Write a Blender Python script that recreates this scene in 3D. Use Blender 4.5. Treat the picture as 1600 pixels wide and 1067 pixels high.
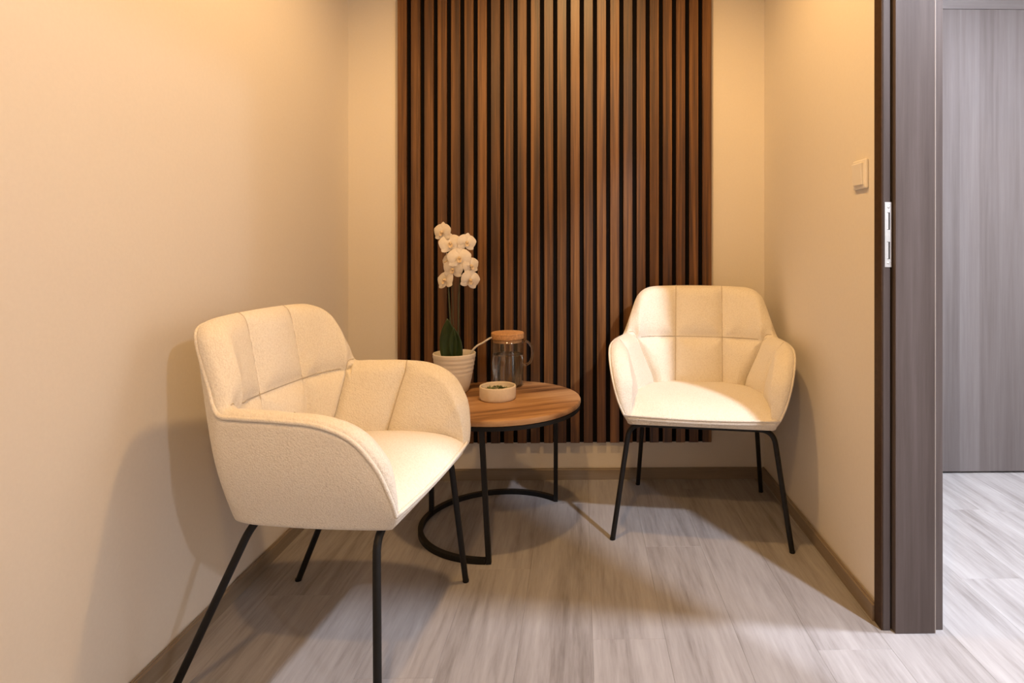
import bpy, bmesh, math, random
from mathutils import Vector, Matrix, Euler
random.seed(7)
for o in list(bpy.data.objects):
    bpy.data.objects.remove(o)
SC = bpy.context.scene
COL = SC.collection
PI = math.pi
R = math.radians

# ------------------------------------------------------------------ camera
cam_d = bpy.data.cameras.new('camera')
cam = bpy.data.objects.new('camera', cam_d); COL.objects.link(cam)
cam.location = (0, 0, .975)
cam.rotation_euler = (R(90), 0, R(-1.06))
cam_d.sensor_width = 36
cam_d.lens = 975/1600*36
cam_d.shift_x = -(925-800)/1600
cam_d.shift_y = -(533.5-382)/1600
cam_d.clip_start = .02
SC.camera = cam

# ------------------------------------------------------------------ world, lamps, exposure
world = bpy.data.worlds.new('world'); SC.world = world
world.use_nodes = True
world.node_tree.nodes['Background'].inputs[0].default_value = (.9, .93, 1, 1)
world.node_tree.nodes['Background'].inputs[1].default_value = .05
SC.view_settings.view_transform = 'Standard'
SC.view_settings.look = 'None'
SC.view_settings.gamma = 1
SC.view_settings.use_curve_mapping = False
SC.view_settings.exposure = 0.0

def downlight(name, loc, power, colour, angle, blend, radius):
    l = bpy.data.lights.new(name, 'SPOT'); l.energy = power; l.color = colour
    l.spot_size = R(angle); l.spot_blend = blend; l.shadow_soft_size = radius
    o = bpy.data.objects.new(name, l); COL.objects.link(o); o.location = loc
    return o
WARM = (1, .59, .235)
COOL = (.82, .87, 1)
downlight('warm_downlight', (-.02, 1.62, 2.46), 74, WARM, 158, .6, .05)
downlight('warm_downlight', (-.18, -.05, 2.46), 82, WARM, 172, .3, .05)
downlight('cool_downlight', (1.42, .28, 2.46), 300, COOL, 160, .5, .05)
downlight('cool_downlight', (1.355, 1.478, 2.46), 285, COOL, 160, .5, .05)
downlight('cool_downlight', (2.25, -1.35, 2.44), 105, COOL, 178, .1, .05)

# ------------------------------------------------------------------ mesh helpers
def link(name, me, mat=None, parent=None, smooth=False):
    o = bpy.data.objects.new(name, me); COL.objects.link(o)
    if mat and not me.materials: me.materials.append(mat)
    if smooth:
        for p in me.polygons: p.use_smooth = True
    if parent: o.parent = parent
    return o
def obj(name, bm, mat=None, parent=None, smooth=False, angle=None):
    bmesh.ops.recalc_face_normals(bm, faces=bm.faces)
    me = bpy.data.meshes.new(name); bm.to_mesh(me); bm.free()
    o = link(name, me, mat, parent, smooth or angle is not None)
    if angle is not None: me.set_sharp_from_angle(angle=R(angle))
    return o
def thing(name, label, cat, loc=(0, 0, 0), rz=0, group=None):
    o = bpy.data.objects.new(name, None); COL.objects.link(o)
    o.empty_display_size = .1
    o.location = loc; o.rotation_euler = (0, 0, rz)
    return tag(o, label, cat, group)
def tag(o, label, cat, group=None):
    o['label'] = label; o['category'] = cat
    if group: o['group'] = group
    return o
def struct(o):
    o['kind'] = 'structure'; return o
def box(bm, x0, x1, y0, y1, z0, z1, bevel=0, seg=2):
    r = bmesh.ops.create_cube(bm, size=1)
    vs = r['verts']
    for v in vs:
        v.co = Vector((x0+(v.co.x+.5)*(x1-x0), y0+(v.co.y+.5)*(y1-y0), z0+(v.co.z+.5)*(z1-z0)))
    if bevel:
        es = list({e for v in vs for e in v.link_edges})
        bmesh.ops.bevel(bm, geom=es, offset=bevel, segments=seg, affect='EDGES', profile=.5)
    return bm
def nbox(*a, **k):
    return box(bmesh.new(), *a, **k)
def lathe(bm, prof, n=48, centre=(0, 0, 0)):
    """prof: list of (r, z); r = 0 closes with a pole"""
    rings = []
    cx, cy, cz = centre
    for r, z in prof:
        if r < 1e-6: rings.append([bm.verts.new((cx, cy, cz+z))])
        else: rings.append([bm.verts.new((cx+r*math.cos(2*PI*i/n), cy+r*math.sin(2*PI*i/n), cz+z)) for i in range(n)])
    for a, b in zip(rings, rings[1:]):
        for i in range(n):
            j = (i+1) % n
            if len(a) == 1 and len(b) == 1: continue
            if len(a) == 1: bm.faces.new((a[0], b[i], b[j]))
            elif len(b) == 1: bm.faces.new((a[i], a[j], b[0]))
            else: bm.faces.new((a[i], a[j], b[j], b[i]))
    return bm
def catmull(pts, n, closed=False):
    P = [Vector(p) for p in pts]; m = len(P); out = []
    segs = m if closed else m-1
    for s in range(segs):
        if closed: p = [P[(s+k-1) % m] for k in range(4)]
        else: p = [P[max(0, min(m-1, s+k-1))] for k in range(4)]
        for i in range(n):
            t = i/n
            out.append(.5*((2*p[1])+(p[2]-p[0])*t+(2*p[0]-5*p[1]+4*p[2]-p[3])*t*t+(3*p[1]-p[0]-3*p[2]+p[3])*t**3))
    if not closed: out.append(P[-1].copy())
    return out
def tube(bm, pts, r, n=10, closed=False, caps=True, square=False):
    """sweep a round (or square) section of radius r (number or list) along pts"""
    P = [Vector(p) for p in pts]; m = len(P)
    rad = r if isinstance(r, (list, tuple)) else [r]*m
    tan = []
    for i in range(m):
        a = P[(i-1) % m] if closed else P[max(0, i-1)]
        b = P[(i+1) % m] if closed else P[min(m-1, i+1)]
        tan.append((b-a).normalized())
    up = Vector((0, 0, 1)) if abs(tan[0].z) < .9 else Vector((1, 0, 0))
    nrm = (up-tan[0]*up.dot(tan[0])).normalized()
    rings = []
    for i in range(m):
        nrm = (nrm-tan[i]*nrm.dot(tan[i])).normalized()
        bi = tan[i].cross(nrm)
        rings.append([bm.verts.new(P[i]+rad[i]*(nrm*math.cos(2*PI*k/n+(PI/n if square else 0))+bi*math.sin(2*PI*k/n+(PI/n if square else 0)))) for k in range(n)])
    for i in range(m if closed else m-1):
        a, b = rings[i], rings[(i+1) % m]
        for k in range(n):
            bm.faces.new((a[k], a[(k+1) % n], b[(k+1) % n], b[k]))
    if caps and not closed:
        bm.faces.new(rings[0][::-1]); bm.faces.new(rings[-1])
    return bm
def grid_mesh(name, rows, mat, parent, closed_u=False):
    """rows: list of lists of Vectors; returns a smooth object"""
    nr, nc = len(rows), len(rows[0])
    v = [tuple(p) for r in rows for p in r]; f = []
    for i in range(nr-1):
        for j in range(nc if closed_u else nc-1):
            k = (j+1) % nc
            f.append((i*nc+j, i*nc+k, (i+1)*nc+k, (i+1)*nc+j))
    me = bpy.data.meshes.new(name); me.from_pydata(v, [], f); me.update()
    return link(name, me, mat, parent, True)

# ------------------------------------------------------------------ materials
def newmat(name):
    m = bpy.data.materials.new(name); m.use_nodes = True
    nt = m.node_tree; b = nt.nodes['Principled BSDF']
    return m, nt, b
def node(nt, t, **kw):
    n = nt.nodes.new(t)
    for k, v in kw.items():
        if k.startswith('i_'): n.inputs[int(k[2:])].default_value = v
        else: setattr(n, k, v)
    return n
def ramp(nt, stops):
    r = nt.nodes.new('ShaderNodeValToRGB'); e = r.color_ramp.elements
    while len(e) < len(stops): e.new(.5)
    for el, (p, c) in zip(e, stops):
        el.position = p; el.color = (*c, 1)
    return r
def coords(nt, scale=(1, 1, 1), rnd=0, out='Object'):
    tc = node(nt, 'ShaderNodeTexCoord'); mp = node(nt, 'ShaderNodeMapping')
    mp.inputs['Scale'].default_value = scale
    nt.links.new(tc.outputs[out], mp.inputs['Vector'])
    if rnd:
        oi = node(nt, 'ShaderNodeObjectInfo')
        mu = node(nt, 'ShaderNodeMath', operation='MULTIPLY'); mu.inputs[1].default_value = rnd
        nt.links.new(oi.outputs['Random'], mu.inputs[0])
        cb = node(nt, 'ShaderNodeCombineXYZ')
        for k in range(3): nt.links.new(mu.outputs[0], cb.inputs[k])
        nt.links.new(cb.outputs[0], mp.inputs['Location'])
    return mp.outputs[0]
def noise(nt, vec, scale, detail=4, rough=.55, dist=0):
    n = node(nt, 'ShaderNodeTexNoise')
    n.inputs['Scale'].default_value = scale; n.inputs['Detail'].default_value = detail
    n.inputs['Roughness'].default_value = rough; n.inputs['Distortion'].default_value = dist
    nt.links.new(vec, n.inputs['Vector'])
    return n.outputs['Fac']
def mix(nt, fac, a, b, mode='MIX'):
    m = node(nt, 'ShaderNodeMix', data_type='RGBA', blend_type=mode)
    for sock, val in ((m.inputs['Factor'], fac), (m.inputs['A'], a), (m.inputs['B'], b)):
        pass
    ins = {'f': m.inputs[0], 'a': m.inputs[6], 'b': m.inputs[7]}
    for k, val in (('f', fac), ('a', a), ('b', b)):
        if hasattr(val, 'links'): nt.links.new(val, ins[k])
        elif k == 'f': ins[k].default_value = val
        else: ins[k].default_value = (*val, 1)
    return m.outputs[2]
def bump(nt, b, h, strength, dist):
    n = node(nt, 'ShaderNodeBump'); n.inputs['Strength'].default_value = strength; n.inputs['Distance'].default_value = dist
    nt.links.new(h, n.inputs['Height']); nt.links.new(n.outputs[0], b.inputs['Normal'])
def wood(name, dark, mid, light, axis='z', fine=90, broad=7, stretch=.035, rough=.45, rnd=37, bstr=.12, tint=.18, spec=.5, swirl=1.0, rings=0, ringamp=.035, boards=0, con=.23):
    m, nt, b = newmat(name)
    sc = {'x': (stretch, 1, 1), 'y': (1, stretch, 1), 'z': (1, 1, stretch)}[axis]
    v = coords(nt, sc, rnd)
    f1 = noise(nt, v, fine, 5, .65, .2)
    f2 = noise(nt, v, broad, 4, .55, swirl)
    r = ramp(nt, [(.5-con, dark), (.5, mid), (.5+con, light)])
    ad = node(nt, 'ShaderNodeMix', data_type='FLOAT'); ad.inputs[0].default_value = .55
    nt.links.new(f1, ad.inputs[2]); nt.links.new(f2, ad.inputs[3])
    fac = ad.outputs[0]
    if rings:
        f3 = noise(nt, v, broad*.6, 2, .45, .6)
        mu = node(nt, 'ShaderNodeMath', operation='MULTIPLY'); mu.inputs[1].default_value = rings*6.28
        nt.links.new(f3, mu.inputs[0])
        si = node(nt, 'ShaderNodeMath', operation='SINE'); nt.links.new(mu.outputs[0], si.inputs[0])
        ma = node(nt, 'ShaderNodeMath', operation='MULTIPLY_ADD'); ma.inputs[1].default_value = ringamp
        nt.links.new(si.outputs[0], ma.inputs[0]); nt.links.new(fac, ma.inputs[2]); fac = ma.outputs[0]
    if boards:
        sx = node(nt, 'ShaderNodeSeparateXYZ'); tc = node(nt, 'ShaderNodeTexCoord'); nt.links.new(tc.outputs['Object'], sx.inputs[0])
        dv = node(nt, 'ShaderNodeMath', operation='DIVIDE'); dv.inputs[1].default_value = boards
        nt.links.new(sx.outputs[0], dv.inputs[0])
        fl_ = node(nt, 'ShaderNodeMath', operation='FLOOR'); nt.links.new(dv.outputs[0], fl_.inputs[0])
        wn = node(nt, 'ShaderNodeTexWhiteNoise', noise_dimensions='1D'); nt.links.new(fl_.outputs[0], wn.inputs['W'])
        m3 = node(nt, 'ShaderNodeMath', operation='MULTIPLY_ADD'); m3.inputs[1].default_value = .16
        nt.links.new(wn.outputs['Value'], m3.inputs[0]); nt.links.new(fac, m3.inputs[2])
        m4 = node(nt, 'ShaderNodeMath', operation='SUBTRACT'); m4.inputs[1].default_value = .08
        nt.links.new(m3.outputs[0], m4.inputs[0]); fac = m4.outputs[0]
    nt.links.new(fac, r.inputs[0])
    oi = node(nt, 'ShaderNodeObjectInfo')
    mr = node(nt, 'ShaderNodeMapRange'); mr.inputs[3].default_value = 1-tint; mr.inputs[4].default_value = 1+tint
    nt.links.new(oi.outputs['Random'], mr.inputs[0])
    hsv = node(nt, 'ShaderNodeHueSaturation'); nt.links.new(r.outputs[0], hsv.inputs['Color']); nt.links.new(mr.outputs[0], hsv.inputs['Value'])
    nt.links.new(hsv.outputs[0], b.inputs['Base Color'])
    b.inputs['Roughness'].default_value = rough
    b.inputs['Specular IOR Level'].default_value = spec
    bump(nt, b, f1, bstr, .002)
    return m
def plain(name, col, rough=.5, metal=0, spec=.5, bscale=0, bstr=0, bdist=.001, var=0):
    m, nt, b = newmat(name)
    b.inputs['Roughness'].default_value = rough; b.inputs['Metallic'].default_value = metal
    b.inputs['Specular IOR Level'].default_value = spec
    v = coords(nt)
    n = noise(nt, v, bscale or 8, 5, .6)
    d = tuple(c*(1-var) for c in col); l = tuple(min(1, c*(1+var)) for c in col)
    r = ramp(nt, [(.3, d), (.7, l)]); nt.links.new(n, r.inputs[0]); nt.links.new(r.outputs[0], b.inputs['Base Color'])
    if bscale: bump(nt, b, n, bstr, bdist)
    return m

M_wall = plain('wall_paint', (.70, .648, .575), .9, spec=.2, bscale=120, bstr=.15, bdist=.0015, var=.015)
M_walld = plain('taupe_wall_paint', (.34, .31, .285), .9, spec=.2, bscale=120, bstr=.15, bdist=.0015, var=.02)
M_ceil = plain('ceiling_paint', (.48, .455, .425), .95, spec=.1, bscale=60, bstr=.05, var=.01)
M_slat = wood('walnut_slat', (.030, .0095, .002), (.092, .035, .007), (.185, .082, .022), 'z', 150, 40, .022, .40, 61, .12, .16, .55, .8, 3, .06, 0, .15)
M_felt = plain('black_felt', (.006, .005, .005), .95, spec=.05, bscale=300, bstr=.3, var=.2)
M_floor = wood('grey_oak_plank', (.15, .133, .126), (.285, .27, .267), (.375, .362, .362), 'y', 85, 8, .075, .5, 91, .06, .02, .25, 1.0, 6, .035, 0, .225)
M_joint = plain('floor_joint', (.16, .15, .145), .8)
M_door = wood('grey_brown_laminate', (.072, .058, .055), (.105, .09, .088), (.138, .123, .123), 'z', 60, 6, .035, .45, 0, .05, .0, .4, .5, 4, .045, .085)
M_doorh = wood('grey_brown_laminate_rail', (.072, .058, .055), (.105, .09, .088), (.138, .123, .123), 'x', 60, 6, .035, .45, 0, .05, .0, .4, .5, 4, .045)
M_frame = wood('brown_frame_laminate', (0.0465, 0.0341, 0.02976), (0.0775, 0.06014, 0.05456), (0.1085, 0.08804, 0.08308), 'z', 70, 8, .04, .5, 23, .05, .0, .15, .7, 5, .06)
M_casing_shade = plain('painted_casing_shade', (.045, .024, .013), .6, spec=.2, bscale=90, bstr=.05, var=.2)  # shade of the casing's room-side face, put into the colour
M_gasket = plain('dark_gasket', (.018, .012, .009), .7)
M_gap = plain('pale_seal', (.45, .40, .36), .6)
M_base = wood('oak_baseboard', (0.15, 0.1125, 0.07875), (0.225, 0.1762, 0.1275), (0.285, 0.2325, 0.1762), 'x', 90, 10, .04, .5, 13, .05, .03)
M_basey = wood('oak_baseboard_side', (0.15, 0.1125, 0.07875), (0.225, 0.1762, 0.1275), (0.285, 0.2325, 0.1762), 'y', 90, 10, .04, .5, 13, .05, .03)
M_black = plain('black_metal', (.006, .0055, .0055), .5, 0, .3, bscale=400, bstr=.08, var=.1)
M_top = wood('mango_wood', (.075, .03, .012), (.37, .195, .085), (.56, .345, .175), 'x', 46, 9, .10, .42, 0, .1, 0, .4, 1.6, 4, .11)
M_steel = plain('brushed_steel', (.72, .73, .74), .28, .85, bscale=200, bstr=.05, var=.05)
M_plastic = plain('white_plastic', (.78, .74, .68), .35, var=.01)
M_ceramic = plain('matt_white_ceramic', (.72, .66, .585), .6, spec=.35, bscale=90, bstr=.08, bdist=.001, var=.03)
M_bowl = plain('cream_stoneware', (.72, .63, .52), .65, spec=.3, bscale=140, bstr=.1, bdist=.001, var=.04)
M_cork = plain('cork', (.50, .27, .12), .8, spec=.2, bscale=160, bstr=.4, bdist=.001, var=.28)
M_soil = plain('bark_soil', (.05, .032, .02), .95, bscale=80, bstr=.8, bdist=.006, var=.5)
M_stem = plain('orchid_stem', (.045, .05, .02), .5, bscale=60, bstr=.1, var=.25)
M_root = plain('aerial_root', (.50, .46, .40), .6, bscale=120, bstr=.15, var=.12)
M_lip = plain('orchid_lip', (.66, .50, .31), .5, var=.3)

def boucle(name, bstr):
    m, nt, b = newmat(name)
    v = coords(nt)
    vo = node(nt, 'ShaderNodeTexVoronoi', feature='SMOOTH_F1'); vo.inputs['Scale'].default_value = 290; vo.inputs['Smoothness'].default_value = .6
    wob = noise(nt, v, 180, 3, .6)
    nv = node(nt, 'ShaderNodeVectorMath', operation='ADD')
    sc = node(nt, 'ShaderNodeVectorMath', operation='SCALE'); sc.inputs['Scale'].default_value = .012
    cb = node(nt, 'ShaderNodeCombineXYZ')
    for k in range(3): nt.links.new(wob, cb.inputs[k])
    nt.links.new(cb.outputs[0], sc.inputs[0]); nt.links.new(v, nv.inputs[0]); nt.links.new(sc.outputs[0], nv.inputs[1])
    nt.links.new(nv.outputs[0], vo.inputs['Vector'])
    r = ramp(nt, [(.1, (.84, .785, .69)), (.75, (.72, .66, .56))])
    nt.links.new(vo.outputs['Distance'], r.inputs[0]); nt.links.new(r.outputs[0], b.inputs['Base Color'])
    inv = node(nt, 'ShaderNodeMath', operation='SUBTRACT'); inv.inputs[0].default_value = 1
    nt.links.new(vo.outputs['Distance'], inv.inputs[1])
    mx = node(nt, 'ShaderNodeMath', operation='ADD'); nt.links.new(inv.outputs[0], mx.inputs[0]); nt.links.new(wob, mx.inputs[1])
    b.inputs['Roughness'].default_value = .95; b.inputs['Specular IOR Level'].default_value = .1
    b.inputs['Sheen Weight'].default_value = .25; b.inputs['Sheen Roughness'].default_value = .5
    bump(nt, b, mx.outputs[0], bstr, .0035)
    return m
M_boucle = boucle('cream_boucle', .42)
M_boucle_in = boucle('cream_boucle_inner', .38)

M_seam = plain('seam_thread', (.52, .45, .35), .95, spec=.05)
def petal_mat():
    m, nt, b = newmat('orchid_petal')
    v = coords(nt); n = noise(nt, v, 60, 3)
    r = ramp(nt, [(.3, (.80, .72, .62)), (.7, (.90, .84, .76))]); nt.links.new(n, r.inputs[0]); nt.links.new(r.outputs[0], b.inputs['Base Color'])
    b.inputs['Roughness'].default_value = .55
    tr = node(nt, 'ShaderNodeBsdfTranslucent'); nt.links.new(r.outputs[0], tr.inputs[0])
    mx = node(nt, 'ShaderNodeMixShader'); mx.inputs[0].default_value = .25
    nt.links.new(b.outputs[0], mx.inputs[1]); nt.links.new(tr.outputs[0], mx.inputs[2])
    nt.links.new(mx.outputs[0], nt.nodes['Material Output'].inputs[0])
    return m
M_petal = petal_mat()
def leaf_mat(name, c0, c1, rough):
    m, nt, b = newmat(name)
    v = coords(nt, (1, 1, .15)); n = noise(nt, v, 60, 4)
    r = ramp(nt, [(.3, c0), (.7, c1)]); nt.links.new(n, r.inputs[0]); nt.links.new(r.outputs[0], b.inputs['Base Color'])
    b.inputs['Roughness'].default_value = rough
    return m
M_leaf = leaf_mat('orchid_leaf', (.014, .03, .006), (.034, .062, .014), .35)
M_herb = leaf_mat('dried_leaf_green', (.06, .09, .03), (.18, .21, .09), .7)
M_herb2 = leaf_mat('dried_leaf_pale', (.42, .38, .27), (.62, .58, .45), .8)
def glass(name, col, ior, rough=0):
    m, nt, b = newmat(name)
    b.inputs['Base Color'].default_value = (*col, 1); b.inputs['Transmission Weight'].default_value = 1
    b.inputs['IOR'].default_value = ior; b.inputs['Roughness'].default_value = rough
    return m
M_glass = glass('clear_glass', (.98, .99, .985), 1.47)
def thin_glass():
    m, nt, b = newmat('thin_clear_glass')
    tr = node(nt, 'ShaderNodeBsdfTransparent'); tr.inputs[0].default_value = (.97, .98, .975, 1)
    gl = node(nt, 'ShaderNodeBsdfGlossy'); gl.inputs['Roughness'].default_value = .02
    ge = node(nt, 'ShaderNodeNewGeometry')
    dp = node(nt, 'ShaderNodeVectorMath', operation='DOT_PRODUCT'); nt.links.new(ge.outputs['Incoming'], dp.inputs[0]); nt.links.new(ge.outputs['Normal'], dp.inputs[1])
    ab = node(nt, 'ShaderNodeMath', operation='ABSOLUTE'); nt.links.new(dp.outputs['Value'], ab.inputs[0])
    om = node(nt, 'ShaderNodeMath', operation='SUBTRACT'); om.inputs[0].default_value = 1; nt.links.new(ab.outputs[0], om.inputs[1])
    pw = node(nt, 'ShaderNodeMath', operation='POWER'); pw.inputs[1].default_value = 4; nt.links.new(om.outputs[0], pw.inputs[0])
    fr = node(nt, 'ShaderNodeMath', operation='MULTIPLY_ADD'); fr.inputs[1].default_value = .85; fr.inputs[2].default_value = .035; nt.links.new(pw.outputs[0], fr.inputs[0])
    n = noise(nt, coords(nt), 20, 2); 
    mu = node(nt, 'ShaderNodeMath', operation='MULTIPLY_ADD'); mu.inputs[1].default_value = .02
    nt.links.new(n, mu.inputs[0]); nt.links.new(fr.outputs[0], mu.inputs[2])
    mx = node(nt, 'ShaderNodeMixShader'); nt.links.new(mu.outputs[0], mx.inputs[0])
    nt.links.new(tr.outputs[0], mx.inputs[1]); nt.links.new(gl.outputs[0], mx.inputs[2])
    nt.links.new(mx.outputs[0], nt.nodes['Material Output'].inputs[0])
    return m
M_thin = thin_glass()
M_water = glass('water', (.98, .99, .99), 1.33)

# ------------------------------------------------------------------ room shell
XL, XR, XH = -.96, .77, 2.60           # left wall, partition (room face), far wall of the hall
YB, YF = 2.60, -2.0                    # back wall, wall behind the camera
ZC = 2.5
WT = .135                              # partition thickness
YJ = 1.60                              # far side of the doorway
YN = .90                               # near side of the doorway (then an unseen pier sized to block hall light, then open hall)
struct(obj('wall_left', nbox(XL-.12, XL, YF-.1, YB+.12, 0, ZC), M_wall))
struct(obj('wall_back', nbox(XL, XR+.06, YB, YB+.12, 0, ZC), M_wall))
b = bmesh.new()
box(b, XR, XR+WT, YJ, YB+.05, 0, ZC)
box(b, XR, XR+WT, -.8, YJ, 2.03, ZC)
box(b, XR, XR+WT, .12, YN, 0, 2.03)  # unseen pier, its length set to stop a hall lamp
box(b, XR, XR+WT, YF, -.8, 0, ZC)
struct(obj('wall_right', b, M_wall))
b = bmesh.new()
box(b, XR+.06, 1.43, YB+.05, YB+.17, 0, ZC)
box(b, 1.43, 2.33, YB+.05, YB+.17, 2.0, ZC)
box(b, 2.33, XH+.1, YB+.05, YB+.17, 0, ZC)
struct(obj('wall_hall_back', b, M_wall))
struct(obj('wall_hall_right', nbox(XH, XH+.1, YF-.1, YB+.17, 0, ZC), M_wall))
struct(obj('wall_front', nbox(XL-.12, XH+.1, YF-.1, YF, 0, ZC), M_walld))
struct(obj('ceiling', nbox(XL-.12, XH+.1, YF-.1, YB+.17, ZC, ZC+.08), M_ceil))

# floor: joint-coloured bed with each laminate plank laid on it
floor = struct(obj('floor', nbox(XL-.12, XH+.1, YF-.1, YB+.2, -.06, -.0045), M_joint))
PW, PLN = .18, 1.28
seam0 = .39-PW*8
meshes = {}
col_i = 0
x = seam0
ends = {9: 1.49, 14: 2.25}
while x < XH:
    i = col_i
    y = (ends[i] if i in ends else (i*.47) % PLN)
    while y > YF-.1: y -= PLN
    while y < YB+.16:
        a0, a1, b0, b1 = max(x, XL-.1), min(x+PW, XH+.08), max(y, YF-.1), min(y+PLN, YB+.16)
        if a1-a0 > .01 and b1-b0 > .01:
            bm = bmesh.new(); box(bm, -(a1-a0)/2+.0001, (a1-a0)/2-.0001, -(b1-b0)/2+.0001, (b1-b0)/2-.0001, -.0045, 0)
            top = [e for e in bm.edges if all(v.co.z > -.001 for v in e.verts)]
            bmesh.ops.bevel(bm, geom=top, offset=.0004, segments=1, affect='EDGES')
            p = obj('floor_plank', bm, M_floor, floor); p.location = ((a0+a1)/2, (b0+b1)/2, 0)
        y += PLN
    x += PW; col_i += 1

# baseboards (small rounded top edge)
def baseboard(name, x0, x1, y0, y1, mat):
    bm = nbox(x0, x1, y0, y1, 0, .046)
    es = [e for e in bm.edges if all(v.co.z > .04 for v in e.verts)]
    bmesh.ops.bevel(bm, geom=es, offset=.005, segments=3, affect='EDGES')
    return struct(obj(name, bm, mat, smooth=False, angle=40))
baseboard('baseboard_back', XL+.014, XR-.014, YB-.014, YB, M_base)
baseboard('baseboard_left', XL, XL+.014, YF, YB, M_basey)
baseboard('baseboard_right', XR-.014, XR, YJ+.002, YB, M_basey)

# ------------------------------------------------------------------ doorway frame in the partition
def emptystruct(name, loc=(0, 0, 0)):
    o = bpy.data.objects.new(name, None); COL.objects.link(o); o.location = loc; return struct(o)
d1 = emptystruct('door_1', (XR, YJ, 0))
def dpart(name, mat, *a, bevel=.0012, parent=d1):
    o = obj(name, nbox(*a, bevel=bevel, seg=1), mat, None)
    o.parent = parent; o.matrix_parent_inverse = Matrix.Translation(-Vector(parent.location)) if parent.parent is None else Matrix()
    return o
ZH = 1.985
dpart('casing', M_frame, XR-.006, XR+.0125, 1.562, 1.602, 0, 2.05)
dpart('casing_side_shade', M_casing_shade, XR-.010, XR-.006, 1.5625, 1.6015, 0, 2.05)                 # room side, strike rebate on its front edge; dark strip paints its side's shade
gk = dpart('gasket', M_gasket, XR+.0125, XR+.020, 1.568, 1.60, 0, ZH)
dpart('jamb', M_frame, XR+.0185, XR+.119, 1.548, 1.60, 0, ZH+.03)
dpart('seal_strip', M_gap, XR+.119, XR+.1213, 1.5485, 1.60, 0, ZH)
dpart('casing', M_frame, XR+.1212, XR+.147, 1.562, 1.66, 0, 2.05)                  # hall side
dpart('head_casing', M_frame, XR-.010, XR+.0125, YN-.02, 1.562, ZH, 2.05)
dpart('head_jamb', M_frame, XR+.0185, XR+.119, YN+.04, 1.548, ZH, ZH+.03)
dpart('head_casing', M_frame, XR+.1212, XR+.147, YN-.02, 1.562, ZH, 2.05)
dpart('jamb', M_frame, XR+.0, XR+.135, YN-.005, YN+.04, 0, ZH+.03)

# strike plate with two real slots
sp = bpy.data.objects.new('strike_plate', None); COL.objects.link(sp); sp.parent = d1
sp.location = (-.0025+.0015, 1.562-YJ, 1.0)
sp['label'] = 'narrow steel strike plate with two slots'
def plate():
    bm = bmesh.new()
    xs = [-.001, .0045, .0118, .0165]; zs = [-.082, -.062, -.018, .012, .056, .082]
    holes = {(1, 1), (1, 3)}
    for i in range(3):
        for j in range(5):
            if (i, j) in holes: continue
            bm.faces.new([bm.verts.new(p) for p in ((xs[i], 0, zs[j]), (xs[i+1], 0, zs[j]), (xs[i+1], 0, zs[j+1]), (xs[i], 0, zs[j+1]))])
    bmesh.ops.remove_doubles(bm, verts=bm.verts, dist=1e-5)
    r = bmesh.ops.extrude_face_region(bm, geom=list(bm.faces))
    for v in [g for g in r['geom'] if isinstance(g, bmesh.types.BMVert)]: v.co.y -= .0016
    return bm
obj('plate', plate(), M_steel, sp)
for z0, z1 in ((-.061, -.019), (.013, .055)):
    obj('slot_tongue', nbox(.0045, .0082, -.0012, .0004, z0, z1), M_steel, sp)
    obj('slot_recess', nbox(.0083, .0117, -.0006, .0004, z0, z1), M_gasket, sp)
for z in (-.072, .069):
    bm = bmesh.new(); lathe(bm, [(0, .0008), (.002, .0006), (.003, 0)], 14)
    o = obj('screw', bm, M_steel, sp, True); o.location = (.0078, -.0016, z); o.rotation_euler = (R(90), 0, 0)

# hall door at the far end: leaf, rails and casing
d2 = emptystruct('door_2', (1.47, YB+.05, 0))
dpart('door_leaf', M_door, 1.472, 2.285, YB+.028, YB+.068, .008, 1.977, parent=d2)
dpart('head_casing', M_doorh, 1.40, 2.36, YB+.030, YB+.05, 1.979, 2.06, parent=d2)
dpart('casing', M_door, 1.40, 1.468, YB+.022, YB+.05, 0, 1.979, parent=d2)
dpart('casing', M_door, 2.29, 2.36, YB+.022, YB+.05, 0, 1.979, parent=d2)
dpart('threshold', M_gasket, 1.45, 2.30, YB+.05, YB+.09, 0, .006, parent=d2)

# ------------------------------------------------------------------ slatted wood panel on the back wall
pan = thing('slat_panel', 'dark walnut slatted acoustic panel on black felt, fixed to the back wall', 'wall panel', (-.752, YB, .155))
NS, P0, SW = 24, .0547, .0375
obj('felt_backing', nbox(0, P0*(NS-1)+SW, -.009, 0, .0, ZC-.155-.002), M_felt, pan)
sm = None
for i in range(NS):
    if sm is None:
        bm = nbox(-SW/2, SW/2, -.012, 0, 0, ZC-.155-.002, bevel=.0010, seg=1)
        s = obj('slat', bm, M_slat, pan); sm = s.data
    else:
        s = link('slat', sm, None, pan)
    s.location = (i*P0+SW/2, -.009, 0)

# ------------------------------------------------------------------ light switch
ls = thing('light_switch', 'small white rocker light switch on the right wall near the doorway', 'light switch', (XR, 1.692, 1.166))
obj('back_plate', nbox(-.009, 0, -.040, .040, -.040, .040, bevel=.004, seg=3), M_plastic, ls)
bm = nbox(-.0045, .0045, -.0275, .0275, -.030, .030, bevel=.002, seg=2)
o = obj('rocker', bm, M_plastic, ls); o.location = (-.0115, 0, 0); o.rotation_euler = (0, R(-4), 0)

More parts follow.
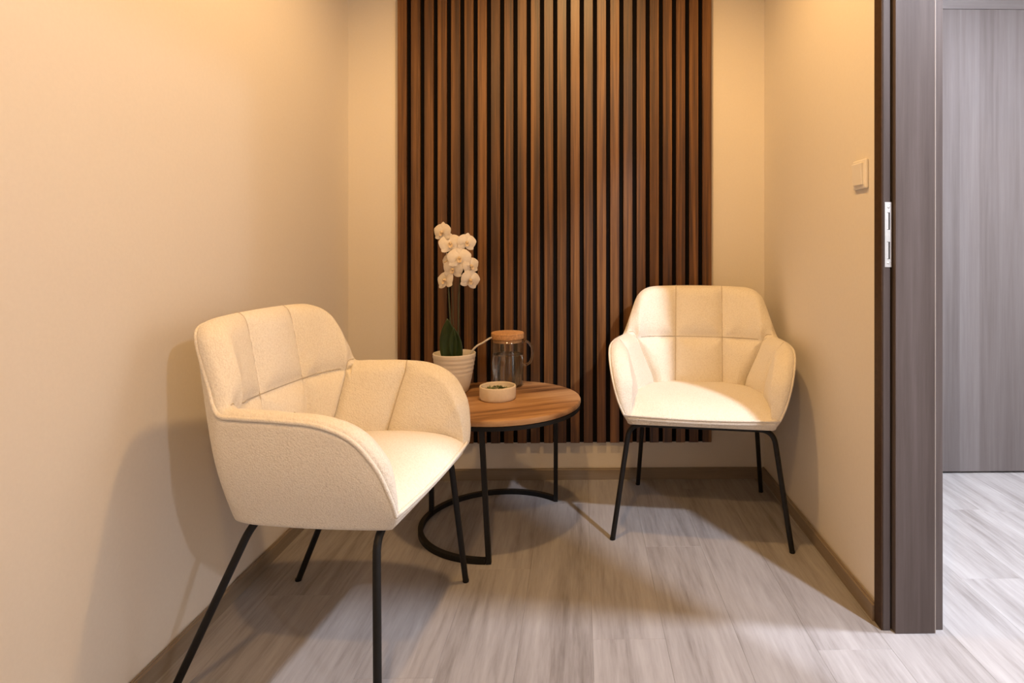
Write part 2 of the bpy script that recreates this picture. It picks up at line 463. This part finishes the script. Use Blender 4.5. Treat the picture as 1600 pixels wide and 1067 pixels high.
# ------------------------------------------------------------------ armchairs
KEY = [  # rim (x,y,z), bottom (x,y), inner foot (x,y,z)   front corner -> back centre
    ((.245, -.262, .418), (.235, -.252), (.234, -.252, .418)),
    ((.266, -.258, .466), (.239, -.242), (.238, -.215, .430)),
    ((.286, -.238, .530), (.243, -.214), (.236, -.172, .436)),
    ((.301, -.195, .588), (.247, -.165), (.232, -.126, .442)),
    ((.308, -.130, .617), (.250, -.100), (.226, -.074, .446)),
    ((.306, -.040, .624), (.250, -.030), (.217, -.020, .452)),
    ((.297, .045, .624), (.246, .040), (.205, .035, .456)),
    ((.284, .100, .628), (.238, .085), (.190, .075, .460)),
    ((.266, .132, .678), (.222, .110), (.172, .092, .461)),
    ((.246, .164, .727), (.198, .121), (.150, .100, .462)),
    ((.225, .192, .771), (.168, .126), (.125, .103, .463)),
    ((.192, .210, .792), (.132, .129), (.100, .105, .464)),
    ((.130, .217, .798), (.080, .131), (.065, .106, .464)),
    ((0, .220, .800), (0, .132), (0, .107, .464))]
ZBOT = .383
def chair_lines(n=22):
    full = KEY + [tuple(tuple([-c[0]]+list(c[1:])) for c in k) for k in KEY[-2::-1]]
    rim = catmull([k[0] for k in full], n)
    bot = catmull([(k[1][0], k[1][1], ZBOT) for k in full], n)
    inn = catmull([k[2] for k in full], n)
    return rim, bot, inn
def make_chair(name, label, cat):
    t = thing(name, label, cat)
    n = 22
    rim, bot, inn = chair_lines(n)
    N = len(rim)
    # outer shell: closed loop, horseshoe plus the front strip under the seat
    fr = 18
    frim, fbot = [], []
    for i in range(1, fr):
        a = i/fr; s = math.sin(PI*a)
        frim.append(rim[-1].lerp(rim[0], a)+Vector((0, -.006*s, -.004*s)))
        fbot.append(bot[-1].lerp(bot[0], a)+Vector((0, -.004*s, 0)))
    lr = rim+frim; lb = bot+fbot; L = len(lr)
    cen = Vector((0, -.06, 0))
    rows = []
    def inset(p, d, z):
        v = Vector((p.x-cen.x, p.y-cen.y, 0)); q = p-v.normalized()*d; q.z = z; return q
    rows.append([inset(p, .12, ZBOT+.004) for p in lb])
    rows.append([inset(p, .03, ZBOT) for p in lb])
    rows.append([inset(p, .010, ZBOT+.001) for p in lb])
    rows.append([inset(p, .003, ZBOT+.005) for p in lb])
    for k in range(0, 15):
        a = k/14; row = []
        for i in range(L):
            p = lb[i].copy(); p.z = min(ZBOT+.012, ZBOT+.5*(lr[i].z-ZBOT))
            q = p.lerp(lr[i], a)
            out = Vector((q.x-cen.x, q.y-cen.y, 0)).normalized()
            hgt = min(1, (lr[i].z-ZBOT)/.2)
            q += out*.015*math.sin(PI*a)*hgt
            row.append(q)
        rows.append(row)
    # rolled lip
    rows.append([inset(p, .010, p.z+.000) for p in lr])
    sh = grid_mesh('outer_shell', rows, M_boucle, t, True)
    bm = bmesh.new(); bm.from_mesh(sh.data)
    bmesh.ops.holes_fill(bm, edges=[e for e in bm.edges if e.is_boundary and all(v.co.z < ZBOT+.006 for v in e.verts)], sides=0)
    bmesh.ops.recalc_face_normals(bm, faces=bm.faces); bm.to_mesh(sh.data); bm.free()
    for p in sh.data.polygons: p.use_smooth = True
    # quilted inner padding
    prof, dirs = [], []
    kmid = (len(KEY)-1)
    for i in range(N):
        k = i/n; kk = k if k <= kmid else 2*kmid-k
        Rm, In = rim[i], inn[i]
        tg = (rim[min(N-1, i+6)]-rim[max(0, i-6)]).normalized()
        ti = inn[min(N-1, i+14)]-inn[max(0, i-14)]; ti.z = 0
        inw = Vector((-ti.y, ti.x, 0)).normalized()
        if inw.dot(Vector((0, -.08, 0))-Vector((In.x, In.y, 0))) < 0: inw = -inw
        up = tg.cross(inw).normalized()
        if up.dot(Rm-Vector((0, -.05, .42))) < 0: up = -up
        th = min(1, .18+kk*.42)
        tk = .050*th if kk < 7 else .050+.008*min(1, (kk-7)/3)
        p0 = Rm
        p1 = Rm+inw*tk*.16+up*.010*th
        p2 = Rm+inw*tk*.55+up*.013*th
        p3 = Rm+inw*tk*.98-up*.006*th+(In-Rm)*.02
        p4 = Rm.lerp(In, .35)+inw*tk*.72
        p5 = Rm.lerp(In, .72)+inw*tk*.38
        p6 = In.copy()
        p7 = In+Vector((0, 0, -.035))-inw*.0
        if kk < 1.2: p7.z = max(p7.z, .402)
        c = catmull([p0, p1, p2, p3, p4, p5, p6, p7], 11)
        prof.append(c); dirs.append((inw*.95+Vector((0, 0, .3))).normalized())
    M = len(prof[0])
    g = [[prof[i][j].copy() for i in range(N)] for j in range(M)]
    # quilting: pull the seams in, let the squares swell
    new = [[None]*N for _ in range(M)]
    for j in range(M):
        tpos = j/(M-1)
        for i in range(N):
            p = g[j][i]; k = i/n; kk = k if k <= kmid else 2*kmid-k
            nn = dirs[i]
            d = 1.0
            # arm seam, corner seam (curves from the shoulder to the seat corner), two back seams, one cross seam
            d = min(d, abs(kk-4.75)*.075)
            kc = 7.2+1.1*max(0, min(1, (tpos-.3)/.5))
            d = min(d, abs(kk-kc)*.05)
            if kk > 8.6: d = min(d, abs(abs(p.x)-.088))
            if kk > 7.0:
                d = min(d, abs(p.z-.622) if p.z < .74 else 1)
            fade = max(0, min(1, (tpos-.22)/.22))**1.5*max(0, min(1, (1-tpos)/.12))
            soft = 1-math.exp(-(d/.013)**1.15) if d < 1 else 1
            swell = 1-math.exp(-(d/.045)**1.5)
            new[j][i] = p+nn*fade*(-.015*(1-soft)+.014*swell)
    pad = grid_mesh('quilted_padding', new, M_boucle_in, t)
    # stitched seams lying in the grooves
    def at_col(j, kf):
        u = kf*n; i = int(u); f = u-i
        return new[j][i].lerp(new[j][min(N-1, i+1)], f)
    lines = []
    js = range(int(M*.20), M-9)
    for kf in (4.75, 2*kmid-4.75): lines.append([at_col(j, kf) for j in range(int(M*.26), M-9)])
    for sgn in (1, -1):
        ln = []
        for j in range(int(M*.30), M-9):
            kc = 7.2+1.1*max(0, min(1, (j/(M-1)-.3)/.5))
            ln.append(at_col(j, kc if sgn > 0 else 2*kmid-kc))
        lines.append(ln)
        ln = []
        for j in js:
            for i in range(int(8.6*n), N-int(8.6*n)):
                a_, c_ = new[j][i], new[j][i+1]
                if (a_.x-sgn*.088)*(c_.x-sgn*.088) <= 0:
                    ln.append(a_.lerp(c_, (sgn*.088-a_.x)/(c_.x-a_.x) if c_.x != a_.x else 0)); break
        lines.append(ln)
    ln = []
    for i in range(int(8.4*n), N-int(8.4*n)):
        for j in range(int(M*.3), M-2):
            if (new[j][i].z-.622)*(new[j+1][i].z-.622) <= 0:
                ln.append(new[j][i].lerp(new[j+1][i], (.622-new[j][i].z)/(new[j+1][i].z-new[j][i].z))); break
    lines.append(ln)
    for ln in lines:
        bm = bmesh.new(); tube(bm, ln, .0017, 6)
        obj('seam', bm, M_seam, t, True)
    # seat cushion: domed, rolls over at the front
    half = []
    for i in range(N//2+1): half.append(inn[i])
    def halfw(y):
        if y <= half[0].y: return half[0].x
        for a, c in zip(half, half[1:]):
            if a.y <= y <= c.y and c.y > a.y:
                return a.x+(c.x-a.x)*(y-a.y)/(c.y-a.y)
            if c.x < .17: return .172
        return .172
    rows = []
    NB, NA = 44, 40
    for j in range(NB+1):
        v = j/NB; y = -.264+v*(.125+.264); row = []
        w = halfw(y)+.010*min(1, v*6)
        for i in range(NA+1):
            a = -1+2*i/NA
            e = 1-abs(a)**4
            bow = -.006*(1-a*a)*(1-v)
            roll = 1-math.exp(-v/.075)
            z = .416+(.034+.012*math.sin(PI*min(1, v*1.1)))*roll*(.55+.45*e)-.004*(1-a*a)*(1-v)**6+.012*v
            z -= .006*max(0, v-.85)/.15
            row.append(Vector((a*w, y+bow, z)))
        rows.append(row)
    rows.insert(0, [Vector((p.x*.985, p.y+.006, p.z-.012)) for p in rows[0]])
    grid_mesh('seat_cushion', rows, M_boucle_in, t)
    # piping along the whole rim and across the front
    bm = bmesh.new()
    pp = [p+Vector((0, 0, .001)) for p in lr]
    tube(bm, pp, .0046, 8, closed=True)
    obj('piping', bm, M_boucle, t, True)
    # legs: bent tube frames, each leg a mesh of its own, with a crossbar joining each pair under the seat
    zt = ZBOT-.006
    for (tx, ty, fx, fy) in ((.232, -.215, .286, -.2425), (.205, .075, .2425, .2425)):
        for s in (1, -1):
            pts = [(s*fx, fy, .002)]
            top = Vector((s*tx, ty, zt)); foot = Vector((s*fx, fy, .002))
            dirv = (top-foot).normalized()
            pts = [foot, foot.lerp(top, .5), top-dirv*.045]
            c0, c1, c2 = top-dirv*.045, top, top+Vector((-s*.045, 0, 0))
            for q in range(1, 9):
                u = q/8; pts.append(c0*(1-u)**2+c1*2*u*(1-u)+c2*u*u)
            bm = bmesh.new(); tube(bm, pts, .0085, 12)
            lg = obj('leg', bm, M_black, t, True, 50)
            bm = bmesh.new(); lathe(bm, [(0, 0), (.0082, 0), (.0092, .002), (.0092, .007), (0, .007)], 14)
            o = obj('foot_cap', bm, M_black, lg, angle=40); o.location = (s*fx, fy, 0)
        bm = bmesh.new(); tube(bm, [(tx-.045, ty, zt), (-(tx-.045), ty, zt)], .0085, 12)
        obj('crossbar', bm, M_black, t, True, 50)
    return t
def copy_tree(o, parent=None):
    c = o.copy(); COL.objects.link(c)
    if parent: c.parent = parent
    for ch in list(o.children): copy_tree(ch, c)
    return c
ch1 = make_chair('armchair', 'cream boucle armchair at the left wall, turned sideways to face right, the nearer one', 'armchair')
ch1.location = (-.607, 1.556, 0); ch1.rotation_euler = (0, 0, R(83)); ch1['group'] = 'cream armchairs'
ch2 = copy_tree(ch1)
ch2.location = (.43, 2.25, 0); ch2.rotation_euler = (0, 0, R(-10))
ch2['label'] = 'cream boucle armchair seen from the front in the right corner, before the slatted panel'

# ------------------------------------------------------------------ round side table
TX, TY, TZ = -.28, 2.18, .44
tb = thing('side_table', 'round side table with a mango wood top on an open black ring frame', 'side table', (TX, TY, 0))
bm = bmesh.new()
lathe(bm, [(0, .418), (.274, .418), (.279, .421), (.281, .427), (.281, .434), (.279, .438), (.274, .44), (0, .44)], 96)
tp = obj('table_top', bm, M_top, tb, angle=40); tp.rotation_euler = (0, 0, R(24))
bm = bmesh.new()
lathe(bm, [(.262, .406), (.2785, .406), (.2785, .418), (.262, .418), (.262, .406)], 96)
obj('rim_band', bm, M_black, tb, angle=40)
RR = .268
arc = [(RR*math.cos(R(a)), RR*math.sin(R(a)), .009) for a in range(46, 271, 3)]
bm = bmesh.new(); tube(bm, arc, .0115, 4, square=True)
obj('base_ring', bm, M_black, tb, angle=30)
for a, tx, ty in ((270, -.022, 0), (46, 0, 0), (163, 0, 0)):
    x, y = RR*math.cos(R(a)), RR*math.sin(R(a))
    bm = bmesh.new(); tube(bm, [(x, y, .001), (x+tx, y+ty, .408)], .0110, 4, square=True)
    obj('leg', bm, M_black, tb, angle=30)

# ------------------------------------------------------------------ glass jug
jg = thing('water_jug', 'clear glass water jug with a cork lid on the round table, behind the small bowl', 'jug', (-.277, 2.375, TZ))
H, r0 = .178, .060
bm = bmesh.new()
lathe(bm, [(0, .0), (r0-.004, 0), (r0-.001, .002), (r0, .006), (r0, H), (r0-.0012, H+.001), (r0-.0024, H), (r0-.0024, .010), (r0-.006, .007), (0, .006)], 64)
obj('glass_body', bm, M_thin, jg, True, 60)
bm = bmesh.new()
rw = r0-.0021
lathe(bm, [(0, .0064), (rw-.006, .0066), (rw, .0105), (rw, .118), (rw-.001, .1195), (rw-.003, .118), (0, .118)], 64)
obj('water', bm, M_water, jg, True, 60)
bm = bmesh.new()
lathe(bm, [(0, H-.012), (r0-.0045, H-.012), (r0-.004, H+.001), (r0+.0015, H+.002), (r0+.002, H+.004), (r0+.002, H+.022), (r0, H+.024), (0, H+.024)], 64)
cl = obj('cork_lid', bm, M_cork, jg, angle=40)
hp = catmull([(r0-.001, 0, H-.012), (r0+.016, 0, H-.008), (r0+.034, 0, H-.026), (r0+.039, 0, H-.055), (r0+.030, 0, H-.084), (r0+.014, 0, H-.097), (r0-.001, 0, H-.096)], 6)
bm = bmesh.new(); tube(bm, hp, .0045, 12)
o = obj('handle', bm, M_glass, jg, True); o.rotation_euler = (0, 0, R(-12))

# ------------------------------------------------------------------ small bowl of dried leaves
bw = thing('small_bowl', 'small cream stoneware bowl at the front of the round table', 'bowl', (-.287, 2.17, TZ))
bm = bmesh.new()
lathe(bm, [(0, .001), (.052, .001), (.058, .0), (.0615, .004), (.0628, .012), (.0632, .043), (.0622, .0465), (.0600, .0475), (.0578, .0465), (.0572, .043), (.0565, .016), (.050, .010), (0, .009)], 64)
obj('bowl_body', bm, M_bowl, bw, True, 60)
bm = bmesh.new()
for i in range(420):
    rr = .052*math.sqrt(random.random()); a = random.random()*2*PI
    hgt = .017+.023*(1-(rr/.056)**2)*.8+random.uniform(-.004, .006)
    m = Matrix.Translation((rr*math.cos(a), rr*math.sin(a), hgt)) @ Euler((random.uniform(-.9, .9), random.uniform(-.9, .9), random.random()*6.28)).to_matrix().to_4x4()
    l, w = random.uniform(.006, .013), random.uniform(.0025, .0045)
    vs = [bm.verts.new(m @ Vector(p)) for p in ((-l, 0, 0), (-l*.3, w, .0012), (l*.4, w*.8, .0008), (l, 0, 0), (l*.4, -w*.8, .0008), (-l*.3, -w, .0012))]
    f = bm.faces.new(vs); f.material_index = 1 if random.random() < .35 else 0
hb = obj('dried_herbs', bm, M_herb); hb.data.materials.append(M_herb2)
hb.location = (-.287, 2.17, TZ); hb['kind'] = 'stuff'
tag(hb, 'green and pale dried leaves heaped in the small cream bowl', 'herbs')

# ------------------------------------------------------------------ potted orchid
OX, OY = -.460, 2.285
oc = thing('potted_orchid', 'white orchid with two dark stems in a white ceramic pot on the round table', 'potted plant', (OX, OY, TZ))
bm = bmesh.new()
prof = [(0, .0), (.046, 0), (.050, .003)]
for i in range(0, 33):
    a = i/32; z = .006+a*.128
    r = .051+.026*(a**.75)
    if a > .45: r += .0006*math.sin(a*150)
    prof.append((r, z))
prof += [(.0775, .138), (.0762, .1405), (.0738, .1405), (.0725, .138), (.068, .10), (0, .098)]
lathe(bm, prof, 64)
obj('pot', bm, M_ceramic, oc, True, 60)
bm = bmesh.new(); lathe(bm, [(.0675, .104), (.05, .110), (.02, .113), (0, .112)], 32)
obj('potting_bark', bm, M_soil, oc, True)
# leaves
def leaf(base, tip, width, bend, face, name='leaf', mat=M_leaf):
    base, tip = Vector(base), Vector(tip); ax = tip-base
    side = ax.cross(Vector(face)).normalized(); nr = side.cross(ax).normalized()
    rows = []
    for i in range(15):
        t = i/14; w = width*(math.sin(PI*min(1, (t*.93+.10)))**.7) if i < 14 else .0005
        c = base+ax*t+nr*bend*math.sin(PI*t)
        rows.append([c+side*w*u+nr*(.35*w*(u*u)) for u in (-1, -.66, -.33, 0, .33, .66, 1)])
    o = grid_mesh(name, rows, mat, oc)
    md = o.modifiers.new('thick', 'SOLIDIFY'); md.thickness = .0022
    return o
leaf((-.018, -.01, .10), (-.018, -.035, .268), .031, -.012, (0, -1, 0.15))
leaf((.012, -.006, .10), (.004, -.03, .235), .024, -.010, (.35, -1, .1))
leaf((.0, .025, .10), (-.05, .07, .17), .02, -.01, (0, -1, .5))
# pixel-measured flower layout converted to metres around the pot
S = 2.285/975
def at(px, py, dy=0):
    return Vector(((px-711)*S, dy, .978-TZ-.003-(py-382)*S))
st1 = catmull([(-.010, 0, .10), at(705, 500, -.004), at(702.5, 440, -.008), at(703.5, 400, -.010), at(704, 378, -.012), at(699, 362, -.02)], 8)
st2 = catmull([(.010, .004, .10), at(717, 505, .004), at(718, 460, 0), at(722, 425, -.006), at(728, 395, -.012), at(731, 380, -.016)], 8)
for s in (st1, st2):
    bm = bmesh.new(); tube(bm, s, [.0032-.0014*i/(len(s)-1) for i in range(len(s))], 8)
    obj('stem', bm, M_stem, oc, True)
stake = [(-.004, -.004, .10), at(709.5, 480, -.006), at(708, 430, -.01)]
bm = bmesh.new(); tube(bm, catmull(stake, 6), .0016, 6); obj('support_stake', bm, M_stem, oc, True)
# one aerial root reaching over the pot rim to the jug
rt = catmull([(.052, -.005, .112), (.062, -.005, .142), at(746, 540, 0), at(754, 536, .01), at(762, 531, .02), at(768, 528, .025)], 6)
bm = bmesh.new(); tube(bm, rt, [.0036]*(len(rt)-4)+[.0032, .0028, .0022, .001], 8)
o = obj('aerial_root', bm, M_root, oc, True); o['label'] = 'pale aerial root'
# flowers: two broad round petals, three sepals, a lip
def petal_mesh(name, L, W, cup, shape):
    rows = []
    for i in range(9):
        t = i/8
        w = W*(math.sin(PI*(.06+.94*t)**shape)**.62) if 0 < i < 8 else W*.12
        y = L*t
        rows.append([Vector((w*u, y, .10*cup*L*math.sin(PI*t)*(1)-cup*.45*w*u*u+.02*L*math.sin(6*t+u*3))) for u in (-1, -.6, -.2, .2, .6, 1)])
    v = [tuple(p) for r in rows for p in r]; f = []
    for i in range(8):
        for j in range(5): f.append((i*6+j, i*6+j+1, (i+1)*6+j+1, (i+1)*6+j))
    me = bpy.data.meshes.new(name); me.from_pydata(v, [], f); me.update()
    me.materials.append(M_petal)
    for p in me.polygons: p.use_smooth = True
    return me
PET = petal_mesh('petal', .037, .025, .5, .85)
SEP = petal_mesh('sepal', .036, .0145, .4, .9)
def lip_mesh():
    bm = bmesh.new()
    lathe(bm, [(0, .012), (.0035, .010), (.0055, .004), (.004, -.002), (0, -.003)], 10)
    for s in (1, -1):
        vs = [bm.verts.new(p) for p in ((0, -.002, .004), (s*.007, -.001, .008), (s*.006, -.012, .010), (0, -.014, .008))]
        bm.faces.new(vs)
    bmesh.ops.recalc_face_normals(bm, faces=bm.faces)
    me = bpy.data.meshes.new('flower'); bm.to_mesh(me); bm.free(); me.materials.append(M_lip)
    for p in me.polygons: p.use_smooth = True
    return me
LIP = lip_mesh()
def flower(pos, yaw, pitch, roll, sc):
    f = link('flower', LIP, None, oc)
    f.location = pos; f.scale = (sc, sc, sc)
    # local +Z is the face of the flower; turn it to look along -Y, then yaw about Z
    f.rotation_euler = (Matrix.Rotation(yaw, 3, 'Z') @ Matrix.Rotation(R(90)+pitch, 3, 'X') @ Matrix.Rotation(roll, 3, 'Z')).to_euler()
    for a, me in ((0, SEP), (125, SEP), (-125, SEP)):
        s = link('sepal', me, None, f); s.rotation_euler = (0, 0, R(a)); s.location = (0, 0, -.002)
    for a in (72, -72):
        p = link('petal', PET, None, f); p.rotation_euler = (0, 0, R(a)); p.location = (0, 0, .0005)
fl = [(695, 363, -.028, -25, 5, 0, .95), (708, 381, -.035, 5, 10, 8, 1.05), (732, 379, -.025, 30, 0, -10, .9), (722, 403, -.040, 12, 5, 0, 1.08),
      (701, 409, -.012, -50, 0, 12, .85), (712, 420, -.034, -10, -5, -8, .95), (738, 415, -.018, 48, 0, 8, .9), (699, 437, -.022, -35, 12, 10, 1.0),
      (737, 437, -.02, 40, -8, -15, 1.0), (716, 397, .012, 170, 0, 0, .9)]
for px, py, dy, yw, pt, rl, sc in fl:
    flower(at(px, py, dy), R(yw), R(-pt), R(rl), sc*1.1)
